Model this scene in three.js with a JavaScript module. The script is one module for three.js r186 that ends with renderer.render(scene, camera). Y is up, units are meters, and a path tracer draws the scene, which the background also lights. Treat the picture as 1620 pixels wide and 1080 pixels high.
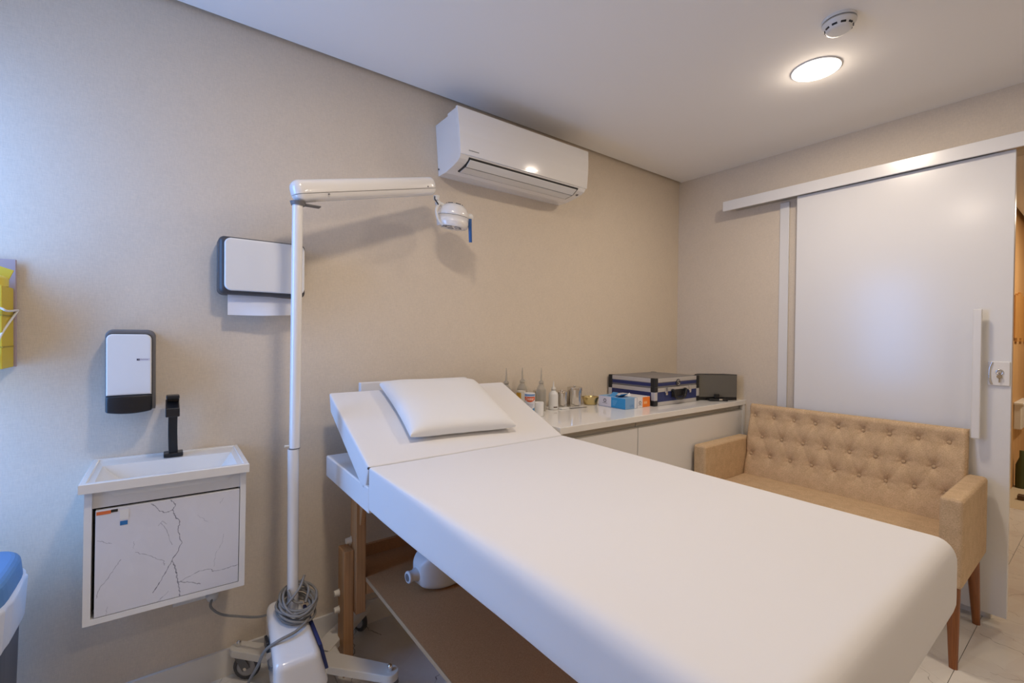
import * as THREE from 'three';
import { RoundedBoxGeometry } from 'three/addons/geometries/RoundedBoxGeometry.js';
import { mergeGeometries, toCreasedNormals } from 'three/addons/utils/BufferGeometryUtils.js';
import { RectAreaLightUniformsLib } from 'three/addons/lights/RectAreaLightUniformsLib.js';

// ------------------------------------------------------------------ camera, sky, light, exposure
const scene = new THREE.Scene();
const renderer = new THREE.WebGLRenderer({ antialias: true });
renderer.toneMapping = THREE.LinearToneMapping;
renderer.toneMappingExposure = 1.0;
renderer.shadowMap.enabled = true;
RectAreaLightUniformsLib.init();

const camera = new THREE.PerspectiveCamera(73.348, 1620 / 1080, 0.05, 60);
camera.position.set(-3.07507, 1.2898, 2.02128);
camera.up.set(-0.00157, 0.9999, -0.01413);
camera.lookAt(-3.07507 + 0.60009, 1.2898 - 0.01036, 2.02128 - 0.79986);

const H = 2.4556;                                   // ceiling height
scene.background = new THREE.Color(0.30, 0.55, 1.0).multiplyScalar(1.4);   // overcast blue sky outside the window

// daylight entering through the window in the left wall (same size as the opening)
const WIN = { x: -4.0, z0: 0.08, z1: 0.62, y0: 0.2, y1: 2.08 };
const daylight = new THREE.RectAreaLight(new THREE.Color(0.16, 0.41, 1.0), 8.0, WIN.z1 - WIN.z0, WIN.y1 - WIN.y0);
daylight.position.set(WIN.x - 0.02, (WIN.y0 + WIN.y1) / 2, (WIN.z0 + WIN.z1) / 2);
daylight.lookAt(WIN.x + 1.02, (WIN.y0 + WIN.y1) / 2 - 0.26, (WIN.z0 + WIN.z1) / 2);   // skylight comes from above
scene.add(daylight);
const LAMP = { color: new THREE.Color(1.0, 0.85, 0.69), strength: 122, spill: 0.08, glow: 3.0 };   // ceiling downlights

// ------------------------------------------------------------------ helpers
let seed = 12345;
const rnd = () => { seed = (seed * 1664525 + 1013904223) >>> 0; return seed / 4294967296; };
const used = {};
function numbered(n) { if (used[n] === undefined) { used[n] = 0; return n; } used[n]++; return n + '_' + String(used[n]).padStart(3, '0'); }
function part(name, geo, mat, parent) {
  const g = Array.isArray(geo) ? merge(geo) : geo;
  const m = new THREE.Mesh(g, mat); m.name = name; m.castShadow = m.receiveShadow = true; parent.add(m); return m;
}
function merge(list) {
  return mergeGeometries(list.map((g) => { const h = g.index ? g.toNonIndexed() : g; for (const k of Object.keys(h.attributes)) if (!['position', 'normal', 'uv'].includes(k)) h.deleteAttribute(k); return h; }));
}
function thing(name, label, category, [x, y, z] = [0, 0, 0], turn = 0, group) {
  const o = new THREE.Group(); o.name = numbered(name); o.position.set(x, y, z); o.rotation.y = turn;
  o.userData = { label, category }; if (group) o.userData.group = group; scene.add(o); return o;
}
function struct(name, geo, mat, label) {
  const m = geo ? part(numbered(name), geo, mat, scene) : Object.assign(new THREE.Group(), { name: numbered(name) });
  if (!geo) scene.add(m);
  m.userData.kind = 'structure'; if (label) m.userData.label = label; return m;
}
const B = (w, h, d, x = 0, y = 0, z = 0) => new THREE.BoxGeometry(w, h, d).translate(x, y, z);
const R = (w, h, d, r, x = 0, y = 0, z = 0, s = 3) => new RoundedBoxGeometry(w, h, d, s, r).translate(x, y, z);
// box given by its extents
const X = (x0, x1, y0, y1, z0, z1) => B(x1 - x0, y1 - y0, z1 - z0, (x0 + x1) / 2, (y0 + y1) / 2, (z0 + z1) / 2);
const XR = (x0, x1, y0, y1, z0, z1, r, s = 3) => R(x1 - x0, y1 - y0, z1 - z0, r, (x0 + x1) / 2, (y0 + y1) / 2, (z0 + z1) / 2, s);
const cyl = (r0, r1, h, x = 0, y = 0, z = 0, n = 28) => new THREE.CylinderGeometry(r0, r1, h, n).translate(x, y, z);
const lathe = (pts, n = 40) => new THREE.LatheGeometry(pts.map((p) => new THREE.Vector2(p[0], p[1])), n);
const tube = (pts, r, n = 40, closed = false, rs = 8) => new THREE.TubeGeometry(new THREE.CatmullRomCurve3(pts.map((p) => new THREE.Vector3(...p)), closed), n, r, rs, closed);
function metreUV(g) {                                  // uv in metres, by the way each face points
  const p = g.attributes.position, n = g.attributes.normal, uv = new Float32Array(p.count * 2);
  for (let i = 0; i < p.count; i++) {
    const ax = Math.abs(n.getX(i)), ay = Math.abs(n.getY(i)), az = Math.abs(n.getZ(i));
    if (ay >= ax && ay >= az) { uv[2 * i] = p.getX(i); uv[2 * i + 1] = p.getZ(i); }
    else if (ax > az) { uv[2 * i] = p.getZ(i); uv[2 * i + 1] = p.getY(i); } else { uv[2 * i] = p.getX(i); uv[2 * i + 1] = p.getY(i); }
  }
  g.setAttribute('uv', new THREE.BufferAttribute(uv, 2)); return g;
}
// box whose edge radius may change along its length; lines of the grid crowd at the edges
function softBox(w, h, d, rf, sx = 20, sy = 14, sz = 48, shape) {
  const g = new THREE.BoxGeometry(1, 1, 1, sx, sy, sz), p = g.attributes.position, e = (t) => -0.5 * Math.cos((t + 0.5) * Math.PI);
  for (let i = 0; i < p.count; i++) {
    let v = new THREE.Vector3(e(p.getX(i)) * w, e(p.getY(i)) * h, e(p.getZ(i)) * d);
    const r = rf(v.z / d + 0.5), q = new THREE.Vector3(THREE.MathUtils.clamp(v.x, -w / 2 + r, w / 2 - r), THREE.MathUtils.clamp(v.y, -h / 2 + r, h / 2 - r), THREE.MathUtils.clamp(v.z, -d / 2 + r, d / 2 - r));
    const o = v.clone().sub(q); if (o.lengthSq() > 1e-12) v = q.add(o.setLength(r));
    if (shape) shape(v);
    p.setXYZ(i, v.x, v.y, v.z);
  }
  g.computeVertexNormals(); return g;
}
// smooth value noise
function makeNoise(s) {
  const tab = new Float32Array(65536); let q = s >>> 0; for (let i = 0; i < 65536; i++) { q = (q * 1664525 + 1013904223) >>> 0; tab[i] = q / 4294967296; }
  return (x, y, per = 256) => {
    const xi = Math.floor(x), yi = Math.floor(y), fx = x - xi, fy = y - yi, u = fx * fx * (3 - 2 * fx), v = fy * fy * (3 - 2 * fy);
    const t = (a, b) => tab[((((a % per) + per) % per) * 131 + (((b % per) + per) % per) * 7919) & 65535];
    return (t(xi, yi) * (1 - u) + t(xi + 1, yi) * u) * (1 - v) + (t(xi, yi + 1) * (1 - u) + t(xi + 1, yi + 1) * u) * v;
  };
}
function dataTex(n, f, srgb, rep = 1) {
  const d = new Uint8Array(n * n * 4);
  for (let j = 0; j < n; j++) for (let i = 0; i < n; i++) { const c = f(i, j), o = 4 * (j * n + i); d[o] = c[0]; d[o + 1] = c[1]; d[o + 2] = c[2]; d[o + 3] = 255; }
  const t = new THREE.DataTexture(d, n, n); t.wrapS = t.wrapT = THREE.RepeatWrapping; t.magFilter = THREE.LinearFilter; t.minFilter = THREE.LinearMipmapLinearFilter; t.generateMipmaps = true;
  if (srgb) t.colorSpace = THREE.SRGBColorSpace; t.repeat.set(rep, rep); t.needsUpdate = true; return t;
}
function canvasTex(w, h, draw) {
  const c = document.createElement('canvas'); c.width = w; c.height = h; draw(c.getContext('2d'), w, h);
  const t = new THREE.CanvasTexture(c); t.colorSpace = THREE.SRGBColorSpace; t.magFilter = THREE.LinearFilter; t.anisotropy = 8; return t;
}
const clamp8 = (v) => Math.max(0, Math.min(255, v));
const mat = (color, roughness = 0.5, extra = {}) => new THREE.MeshStandardMaterial({ color, roughness, metalness: 0, ...extra });
const phys = (color, roughness, extra = {}) => new THREE.MeshPhysicalMaterial({ color, roughness, metalness: 0, ...extra });
const lin = (r, g, b) => new THREE.Color().setRGB(r, g, b);

// ------------------------------------------------------------------ materials
const nz = makeNoise(7), nz2 = makeNoise(99);
const wallN = 512;
const wallCol = dataTex(wallN, (i, j) => {
  const thread = nz(i / 1.5, j / 12, 512) * 0.5 + nz2(i / 12, j / 1.5, 512) * 0.5, cloud = nz(i / 64, j / 64, 8);
  const k = 1 + (thread - 0.5) * 0.07 + (cloud - 0.5) * 0.008;
  return [clamp8(220 * k), clamp8(206 * k), clamp8(186 * k)];
}, true, 2.5);
const wallBump = dataTex(wallN, (i, j) => { const v = 255 * (nz(i / 1.5, j / 12, 512) * 0.5 + nz2(i / 12, j / 1.5, 512) * 0.5); return [v, v, v]; }, false, 2.5);
const M = {};
M.wall = mat(0xffffff, 0.85, { map: wallCol, bumpMap: wallBump, bumpScale: 0.00025 });
M.ceiling = mat(lin(0.91, 0.89, 0.86), 0.9);
M.gap = mat(lin(0.3, 0.28, 0.26), 0.9);
M.white = mat(lin(0.78, 0.77, 0.75), 0.35);
M.lacquer = phys(lin(0.80, 0.79, 0.77), 0.3, { clearcoat: 0.6, clearcoatRoughness: 0.18 });
M.gloss = phys(lin(0.84, 0.82, 0.79), 0.18, { clearcoat: 1, clearcoatRoughness: 0.05 });
M.sheet = mat(lin(0.80, 0.78, 0.76), 0.85);
M.pillow = mat(lin(0.83, 0.82, 0.80), 0.85);
M.plastic = mat(lin(0.78, 0.77, 0.74), 0.38);
M.black = mat(lin(0.012, 0.012, 0.013), 0.35);
M.darkgrey = mat(lin(0.06, 0.058, 0.06), 0.45);
M.midgrey = mat(lin(0.16, 0.155, 0.155), 0.5);
M.alu = mat(lin(0.50, 0.48, 0.43), 0.4, { metalness: 0.6 });
M.steel = mat(lin(0.72, 0.69, 0.64), 0.16, { metalness: 1 });
M.chrome = mat(lin(0.8, 0.79, 0.77), 0.08, { metalness: 1 });
M.gold = mat(lin(0.62, 0.50, 0.24), 0.25, { metalness: 1 });
M.rubber = mat(lin(0.07, 0.07, 0.075), 0.6);
M.cream = mat(lin(0.72, 0.68, 0.60), 0.45);
M.cord = mat(lin(0.26, 0.25, 0.23), 0.55);
M.blueRod = phys(lin(0.012, 0.10, 0.34), 0.3, { clearcoat: 0.5 });
M.navy = mat(lin(0.02, 0.03, 0.13), 0.45);
M.brown = mat(lin(0.10, 0.055, 0.025), 0.5);

function woodTex(a, b, s) {
  const n = makeNoise(s);
  return dataTex(256, (i, j) => { const t = 0.55 * n(i / 3, j / 48, 256) + 0.45 * n(i / 11 + 5, j / 90, 256); return [0, 1, 2].map((k) => clamp8(a[k] + (b[k] - a[k]) * t)); }, true, 1);
}
M.wood = mat(0xffffff, 0.5, { map: woodTex([150, 108, 68], [196, 152, 106], 3) });
M.legwood = phys(0xffffff, 0.35, { map: woodTex([112, 60, 18], [164, 98, 42], 5), clearcoat: 0.3 });
M.mdf = mat(0xffffff, 0.6, { map: dataTex(256, (i, j) => { const v = (nz(i / 1.3, j / 1.3, 256) - 0.5) * 26; return [clamp8(182 + v), clamp8(134 + v), clamp8(88 + v)]; }, true, 4) });
M.mdfedge = mat(lin(0.47, 0.31, 0.17), 0.55);
M.corridor = mat(0xffffff, 0.7, { map: woodTex([196, 150, 98], [222, 178, 122], 21) });
M.plank = mat(0xffffff, 0.55, { map: woodTex([176, 122, 62], [214, 160, 92], 33) });

function marble(base, vein, count, s, n = 1024) {
  return canvasTex(n, n, (c) => {
    let q = s; const r = () => { q = (q * 1664525 + 1013904223) >>> 0; return q / 4294967296; };
    c.fillStyle = base; c.fillRect(0, 0, n, n);
    for (let k = 0; k < 60; k++) { c.globalAlpha = 0.03; c.fillStyle = r() < 0.5 ? '#ffffff' : vein; c.beginPath(); c.ellipse(r() * n, r() * n, 60 + r() * 200, 20 + r() * 60, r() * 3, 0, 7); c.fill(); }
    const walk = (x, y, a, len, w, al) => {
      c.strokeStyle = vein;
      for (let i = 0; i < len; i++) {
        const a2 = a + (r() - 0.5) * 1.5, st = 9 + r() * 14, x2 = x + Math.cos(a2) * st, y2 = y + Math.sin(a2) * st;
        c.globalAlpha = al * (0.35 + 0.65 * r()); c.lineWidth = w * (0.35 + r() * 0.9); c.beginPath(); c.moveTo(x, y); c.lineTo(x2, y2); c.stroke();
        x = x2; y = y2; if (r() < 0.035 && w > 1.3) walk(x, y, a + (r() - 0.5) * 2, len * 0.4, w * 0.6, al * 0.7); a += (r() - 0.5) * 0.16;
      }
    };
    for (let k = 0; k < count; k++) walk(r() * n, r() * n, r() * 6.3, 50 + r() * 60, 1.2 + r() * 3.8, 0.75);
    c.globalAlpha = 1;
  });
}
const marbleTex = [1, 2, 3].map((k) => marble('#e6e2da', '#5f574c', 9, 1000 + k * 77));
M.tiles = marbleTex.map((t) => phys(0xffffff, 0.28, { map: t }));
M.grout = mat(lin(0.24, 0.22, 0.20), 0.9);
M.baseboard = mat(0xffffff, 0.3, { map: marbleTex[0] });
M.skytile = mat(lin(0.62, 0.52, 0.36), 0.5);

const weaveB = dataTex(256, (i, j) => { const v = 128 + 60 * Math.sin(i * Math.PI / 4) * Math.sin(j * Math.PI / 4) + 60 * (nz(i / 2, j / 2, 128) - 0.5); return [v, v, v]; }, false, 12);
const weaveC = dataTex(256, (i, j) => { const v = 22 * (nz(i / 2, j / 5, 128) - 0.5) + 22 * (nz2(i / 5, j / 2, 128) - 0.5) + 10 * (nz(i / 40, j / 40, 8) - 0.5); return [clamp8(208 + v), clamp8(178 + v), clamp8(140 + v)]; }, true, 6);
M.sofa = phys(0xffffff, 0.9, { map: weaveC, bumpMap: weaveB, bumpScale: 0.0008, sheen: 0.4, sheenRoughness: 0.6, sheenColor: lin(0.5, 0.4, 0.28) });

// ------------------------------------------------------------------ the room
const XL = -4.0, ZF = 4.4, HALLX = 5.0, HALLZ = 1.45, OPEN0 = 1.67, OPEN1 = 2.5, OPENH = 2.16;
{
  const floor = struct('floor', null, null);
  part('grout', [X(XL - 0.2, HALLX + 0.2, -0.12, -0.004, -0.15, ZF + 0.2)], M.grout, floor);
  const t = 0.82, g = 0.0022, tileGeo = B(t - g, 0.012, t - g, 0, -0.006, 0);
  let k = 0;
  for (let ix = -6; ix <= 1; ix++) for (let iz = -1; iz <= 5; iz++) {
    const x0 = 0.71 + (ix - 1) * t, z0 = 0.002 + iz * t;
    if (x0 + t < XL || z0 + t < 0.01 || x0 > 2.16 - 0.01) continue;
    if (x0 > 0.1 && z0 < 0.7) continue;
    const tile = part('tile', tileGeo, M.tiles[(ix * 7 + iz * 5 + 70) % 3], floor);
    tile.position.set(x0 + t / 2, 0, z0 + t / 2); tile.rotation.y = (Math.abs(ix * 3 + iz) % 4) * Math.PI / 2; k++;
  }
  for (let iz = 1; iz <= 5; iz++) { const tile = part('tile', X(1.531, 2.16, -0.012, 0, 0.003 + iz * t, 0.001 + (iz + 1) * t), M.tiles[iz % 3], floor); }
  for (let iz = 1; iz <= 5; iz++) part('tile', X(2.163, HALLX, -0.012, 0, 0.003 + iz * t, 0.001 + (iz + 1) * t), M.skytile, floor);
}
struct('wall_back', metreUV(X(XL - 0.15, 0.12, 0, 2.75, -0.15, 0)), M.wall);
struct('wall_right', merge([
  metreUV(X(0, 0.12, 0, 2.75, 0, OPEN0)), metreUV(X(0, 0.12, OPENH, 2.75, OPEN0, OPEN1)), metreUV(X(0, 0.12, 0, 2.75, OPEN1, ZF))]), M.wall);
struct('wall_left', merge([
  metreUV(X(XL - 0.15, XL, 0, 2.75, 0, WIN.z0)), metreUV(X(XL - 0.15, XL, 0, 2.75, WIN.z1, ZF)),
  metreUV(X(XL - 0.15, XL, 0, WIN.y0, WIN.z0, WIN.z1)), metreUV(X(XL - 0.15, XL, WIN.y1, 2.75, WIN.z0, WIN.z1))]), M.wall);
struct('wall_front', metreUV(X(XL - 0.15, HALLX + 0.15, 0, 2.75, ZF, ZF + 0.15)), M.wall);
struct('ceiling', [X(XL, 0, H, H + 0.03, 0.018, ZF), X(XL, 0, H + 0.06, H + 0.2, -0.02, ZF)], M.ceiling);
struct('baseboard_back', metreUV(X(XL, -1.68, 0, 0.10, 0, 0.012)), M.baseboard);
struct('baseboard_right', metreUV(X(-0.012, 0, 0, 0.10, 0.52, OPEN0)), M.baseboard);
{ // window
  const w = struct('window_1', null, null), x = XL - 0.075, f = 0.05;
  part('frame', [X(x - 0.03, x + 0.03, WIN.y0, WIN.y0 + f, WIN.z0, WIN.z1), X(x - 0.03, x + 0.03, WIN.y1 - f, WIN.y1, WIN.z0, WIN.z1),
    X(x - 0.03, x + 0.03, WIN.y0, WIN.y1, WIN.z0, WIN.z0 + f), X(x - 0.03, x + 0.03, WIN.y0, WIN.y1, WIN.z1 - f, WIN.z1),
    X(x - 0.03, x + 0.03, WIN.y0, WIN.y1, (WIN.z0 + WIN.z1) / 2 - 0.03, (WIN.z0 + WIN.z1) / 2 + 0.03)], M.white, w);
  const glass = phys(0xffffff, 0, { transmission: 1, thickness: 0, ior: 1.45 }), zm = (WIN.z0 + WIN.z1) / 2;
  part('pane', X(x - 0.003, x + 0.003, WIN.y0 + f, WIN.y1 - f, WIN.z0 + f, zm - 0.03), glass, w);
  part('pane', X(x - 0.003, x + 0.003, WIN.y0 + f, WIN.y1 - f, zm + 0.03, WIN.z1 - f), glass, w);
}
// sliding door, its rail and the strip beside it
struct('trim_1', XR(-0.012, 0, 0, 2.14, 0.721, 0.775, 0.003), M.lacquer, 'narrow white upright strip on the wall left of the sliding door');
{
  const d = struct('door_1', null, null, 'white lacquered sliding door slid open behind the sofa');
  part('panel', XR(-0.07, -0.035, 0.045, 2.145, 0.84, 1.726, 0.003), M.lacquer, d);
  const h = part('handle', XR(-0.125, -0.105, 0.845, 1.437, 1.607, 1.636, 0.004), M.lacquer, d);
  part('handle_mount', [X(-0.106, -0.069, 0.93, 0.95, 1.613, 1.630), X(-0.106, -0.069, 1.33, 1.35, 1.613, 1.630)], M.lacquer, d);
  const l = part('lock_plate', XR(-0.079, -0.069, 1.09, 1.20, 1.652, 1.722, 0.004), M.gloss, d);
  part('finger_pull', tube([[-0.082, 1.195, 1.666], [-0.083, 1.17, 1.659], [-0.083, 1.12, 1.659], [-0.082, 1.095, 1.666]], 0.004, 20), M.chrome, l);
  part('keyhole', new THREE.TorusGeometry(0.0105, 0.003, 10, 28).rotateY(Math.PI / 2).translate(-0.081, 1.152, 1.690), M.chrome, l);
  part('keyhole_slot', cyl(0.0075, 0.0075, 0.006, 0, 0, 0, 20).rotateZ(Math.PI / 2).translate(-0.08, 1.152, 1.690), M.steel, l);
  const key = part('key', [cyl(0.009, 0.009, 0.003, 0, 0, 0, 20).rotateZ(Math.PI / 2).translate(-0.088, 1.132, 1.690), B(0.003, 0.02, 0.004, -0.088, 1.115, 1.690), B(0.014, 0.005, 0.004, -0.083, 1.147, 1.690)], mat(lin(0.45, 0.3, 0.14), 0.3, { metalness: 1 }), l);
}
{
  const r = struct('trim_2', null, null, 'long white cover of the sliding door rail under the ceiling');
  part('rail_cover', XR(-0.102, -0.09, 2.142, 2.207, 0.398, 2.62, 0.003), M.lacquer, r);
  part('rail_top', X(-0.091, 0, 2.198, 2.206, 0.40, 2.618), M.lacquer, r);
  part('track', X(-0.085, -0.0, 2.155, 2.197, 0.45, 2.6), M.alu, r);
}
// the corridor seen through the doorway
struct('wall_corridor', [X(0.12, HALLX, 0, 2.6, HALLZ - 0.1, HALLZ)], M.corridor);
struct('wall_corridor_end', [X(HALLX, HALLX + 0.1, 0, 2.6, HALLZ - 0.1, ZF)], M.corridor);
struct('ceiling', [X(0.12, HALLX, 2.40, 2.5, HALLZ + 0.03, ZF), X(0.12, HALLX, 2.47, 2.6, HALLZ - 0.05, HALLZ + 0.05)], M.ceiling);

// ------------------------------------------------------------------ ceiling fittings
function downlight(x, z, label, y = H, strength = LAMP.strength, color = LAMP.color) {
  const t = thing('ceiling_light', label, 'lamp', [x, y, z]);
  part('rim', lathe([[0.089, 0.0], [0.0935, 0.0], [0.0938, -0.001], [0.0925, -0.004], [0.0905, -0.0045], [0.089, -0.004], [0.089, 0.0]]), M.white, t);
  part('diffuser', cyl(0.0895, 0.0895, 0.004, 0, -0.003, 0, 48), mat(0xffffff, 0.6, { emissive: new THREE.Color(1, 0.95, 0.88), emissiveIntensity: LAMP.glow }), t);
  const l = new THREE.RectAreaLight(color, strength, 0.155, 0.155); l.position.set(x, y - 0.012, z); l.lookAt(x, y - 1, z); scene.add(l);
  const p = new THREE.PointLight(color, LAMP.spill * strength / LAMP.strength, 0, 2); p.position.set(x, y - 0.05, z); p.castShadow = true; p.shadow.radius = 2; scene.add(p);   // sideways spill of the opal diffuser
  return t;
}
downlight(-0.842, 1.21, 'round flush ceiling light glowing above the sofa');
downlight(-2.66, 1.21, 'round flush ceiling light above the head of the examination table');
downlight(-0.842, 3.05, 'round flush ceiling light above the doorway side of the room behind the camera', H, 74);
downlight(-2.66, 3.05, 'round flush ceiling light behind the camera on the window side', H, 74);
downlight(2.6, 2.3, 'round warm ceiling light in the corridor outside the door', 2.40, 290, new THREE.Color(1.0, 0.87, 0.70));
{
  const t = thing('smoke_detector', 'round white smoke detector beside the ceiling light', 'detector', [-1.125, H, 1.385]);
  part('base', cyl(0.054, 0.054, 0.01, 0, -0.005, 0, 40), M.plastic, t);
  part('shadow_ring', cyl(0.051, 0.051, 0.003, 0, -0.0115, 0, 40), M.midgrey, t);
  const b = part('body', lathe([[0.0, -0.046], [0.030, -0.046], [0.038, -0.043], [0.041, -0.036], [0.047, -0.026], [0.0525, -0.02], [0.053, -0.013], [0, -0.013]]), M.plastic, t);
  for (let k = 0; k < 10; k++) { const a = k / 10 * 6.283; const v = part('vent', R(0.016, 0.006, 0.006, 0.001), M.black, b); v.position.set(Math.cos(a) * 0.0415, -0.0335, Math.sin(a) * 0.0415); v.rotation.y = -a + Math.PI / 2; }
}

// ------------------------------------------------------------------ air conditioner
{
  const t = thing('air_conditioner', 'white wall-mounted split air conditioner above the examination table', 'air conditioner', [-1.62, 2.07, 0]);
  const W = 0.84, taper = (g) => { const p = g.attributes.position; for (let i = 0; i < p.count; i++) { const k = 1 - 0.045 * (1 - THREE.MathUtils.clamp(p.getY(i) / 0.255, 0, 1)); p.setX(i, p.getX(i) * k); } return g; };
  const prof = (pts, w, bev = 0.003) => {
    const s = new THREE.Shape(); pts.forEach((q, i) => i ? s.lineTo(q[0], q[1]) : s.moveTo(q[0], q[1]));
    const g = new THREE.ExtrudeGeometry(s, { depth: w - 2 * bev, bevelEnabled: true, bevelThickness: bev, bevelSize: bev, bevelOffset: -bev, bevelSegments: 2, steps: 1 });
    g.translate(0, 0, -(w - 2 * bev) / 2); g.rotateY(-Math.PI / 2); // shape x -> world z, extrusion -> world x
    return taper(g.toNonIndexed ? g : g);
  };
  const bot = [[0.032, 0.0], [0.07, -0.001], [0.113, 0.005], [0.15, 0.010], [0.184, 0.018], [0.205, 0.028], [0.216, 0.041]];
  part('body', prof([[0, 0.0], ...bot, [0.207, 0.11], [0.198, 0.254], [0.12, 0.254], [0.12, 0.243], [0.0, 0.243]], W - 0.004), M.gloss, t);
  const panel = part('front_panel', toCreasedNormals(prof([[0.2165, 0.044], ...Array.from({ length: 43 }, (_, i) => { const y = 0.046 + i * 0.005; return [0.2242 - 0.455 * (y - 0.11) ** 2, y]; }), [0.2, 0.258], [0.2, 0.253]], W, 0.0015), 0.5), M.gloss, t);
  part('panel_mark', B(0.055, 0.0025, 0.001, -0.335, 0.066, 0.2243), M.midgrey, panel);
  // air flap on the curved underside, set into a dark slot
  const strip = (a, b, w, th, x) => { const dz = b[0] - a[0], dy = b[1] - a[1], L = Math.hypot(dz, dy), g = R(w, th, L, 0.0015); g.rotateX(-Math.atan2(dy, dz)); g.translate(x, (a[1] + b[1]) / 2, (a[0] + b[0]) / 2); return g; };
  part('outlet_slot', [strip([0.112, 0.0030], [0.172, 0.0118], 0.70, 0.0062, -0.005), strip([0.17, 0.0115], [0.2145, 0.0378], 0.70, 0.0085, -0.005)], M.black, t);
  part('air_flap', strip([0.1745, 0.0093], [0.2095, 0.0318], 0.684, 0.008, -0.005), M.plastic, t);
  part('air_flap', strip([0.1175, 0.0016], [0.1695, 0.0086], 0.684, 0.006, -0.005), M.plastic, t);
  const s = part('sensor_label', B(0.012, 0.001, 0.014, 0, 0, 0), M.midgrey, t); s.position.set(0.372, 0.014, 0.178); s.rotation.x = -0.3;
  part('screw', cyl(0.004, 0.004, 0.003, 0, 0, 0, 16).rotateZ(Math.PI / 2).translate(-0.404, 0.03, 0.012), M.darkgrey, t);
}

// ------------------------------------------------------------------ examination table
{
  const t = thing('examination_table', 'white sheeted examination table with raised head and wooden legs', 'table');
  const xl = -2.56, xr = -1.708, xc = (xl + xr) / 2, w = xr - xl, z0 = 0.5748, z1 = 1.818, top = 0.866, bot = 0.727;
  const ss = (a, b, v) => { const k = THREE.MathUtils.clamp((v - a) / (b - a), 0, 1); return k * k * (3 - 2 * k); };
  const main = softBox(w, top - bot, z1 - z0, (u) => 0.006 + 0.03 * ss(0.02, 0.8, u), 34, 16, 60, (v) => {
    const u = v.z / (z1 - z0) + 0.5, hy = v.y / (top - bot) + 0.5;
    v.y -= (1 - hy) * 0.035 * ss(0.85, 1.0, u);
    v.y += 0.0016 * (nz(v.x * 9 + 40, v.z * 7 + 40) - 0.5) * hy + 0.0012 * (nz2(v.x * 22 + 60, v.z * 5 + 9) - 0.5) * hy;
    v.x += 0.0018 * (nz(v.z * 12 + 30, v.y * 10 + 30) - 0.5);
  }).translate(xc, (top + bot) / 2, (z0 + z1) / 2);
  part('mattress', main, M.sheet, t);
  // raised head section: a wedge turning about the hinge line
  const L = 0.495, g = softBox(w, 0.115, L, () => 0.009, 30, 12, 40, (v) => {
    const u = v.z / L + 0.5;                                  // 0 at head, 1 at hinge
    const hy = v.y / 0.115 + 0.5;
    v.y = 0.0575 - (1 - hy) * (0.06 + 0.045 * u); v.z += (1 - hy) * 0.05 * (1 - u);
    v.y += 0.001 * (nz(v.x * 9 + 11, v.z * 9 + 11) - 0.5) * hy;
  }).translate(0, -0.0575, -L / 2);
  const head = part('head_section', g, M.sheet, t); head.position.set(xc, 0.866, 0.573); head.rotation.x = Math.atan2(0.195, 0.46);
  part('base_frame', XR(xl, xr, 0.715, 0.80, 0.082, 0.574, 0.006), M.sheet, t);
  part('under_frame', X(xl + 0.06, xr - 0.06, 0.705, 0.727, 0.12, 1.72), M.mdf, t);
  part('hinge_pin', cyl(0.004, 0.004, 0.012, 0, 0, 0, 12).rotateZ(1.2).translate(xl + 0.003, 0.862, 0.575), M.darkgrey, t);
  part('backboard', XR(-2.415, -1.885, 0.90, 1.086, 0.036, 0.064, 0.004), M.sheet, t);
  for (const dx of [-0.18, 0.18]) part('support_strut', X(xc + dx - 0.02, xc + dx + 0.02, 0.8, 0.93, 0.2, 0.24), M.wood, t);
  // four legs, each a sliding post beside a fixed foot post
  for (const [sx, zl] of [[-1, 0.245], [1, 0.245], [-1, 1.52], [1, 1.52]]) {
    const x = sx < 0 ? -2.528 : -1.757, dx = -sx;
    part('foot_post', XR(x - 0.019, x + 0.019, 0, 0.475, zl - 0.036, zl + 0.036, 0.003), M.wood, t);
    const ix = x + dx * 0.039;
    part('sliding_post', XR(ix - 0.019, ix + 0.019, 0.235, 0.716, zl - 0.012, zl + 0.056, 0.003), M.wood, t);
    for (const [y, zz] of [[0.50, 0.0], [0.30, -0.02], [0.235, -0.02]]) {
      const kx = y > 0.48 ? ix - dx * 0.03 : x - dx * 0.028;
      const k = part('knob', [cyl(0.011, 0.013, 0.02, 0, 0, 0, 7).rotateZ(Math.PI / 2), cyl(0.005, 0.005, 0.03, dx * 0.012, 0, 0, 8).rotateZ(0)], M.cream, t);
      k.position.set(kx, y, zl + zz);
    }
    const gs = new THREE.Shape(); gs.moveTo(0, 0); gs.lineTo(0.0, 0.13); gs.lineTo(0.05, 0.13); gs.lineTo(0.012, 0);
    part('gusset', new THREE.ExtrudeGeometry(gs, { depth: 0.014, bevelEnabled: false }).rotateY(-Math.PI / 2).translate(ix + 0.007, 0.575, zl + 0.056), M.mdf, t);
  }
  const sh = part('shelf', metreUV(X(-2.468, -1.817, 0.352, 0.367, 0.135, 1.62)), M.mdf, t);
  part('shelf_edge', X(-2.47, -2.4675, 0.352, 0.367, 0.135, 1.62), M.mdfedge, sh);
  part('shelf_apron', metreUV(X(-2.468, -1.817, 0.367, 0.415, 0.12, 0.137)), M.mdf, t);
  for (const [x, z] of [[-2.449, 0.225], [-1.836, 0.225], [-2.449, 1.525], [-1.836, 1.525]]) part('shelf_rail', B(0.038, 0.052, 0.15, x, 0.326, z), M.wood, t);
}
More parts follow.
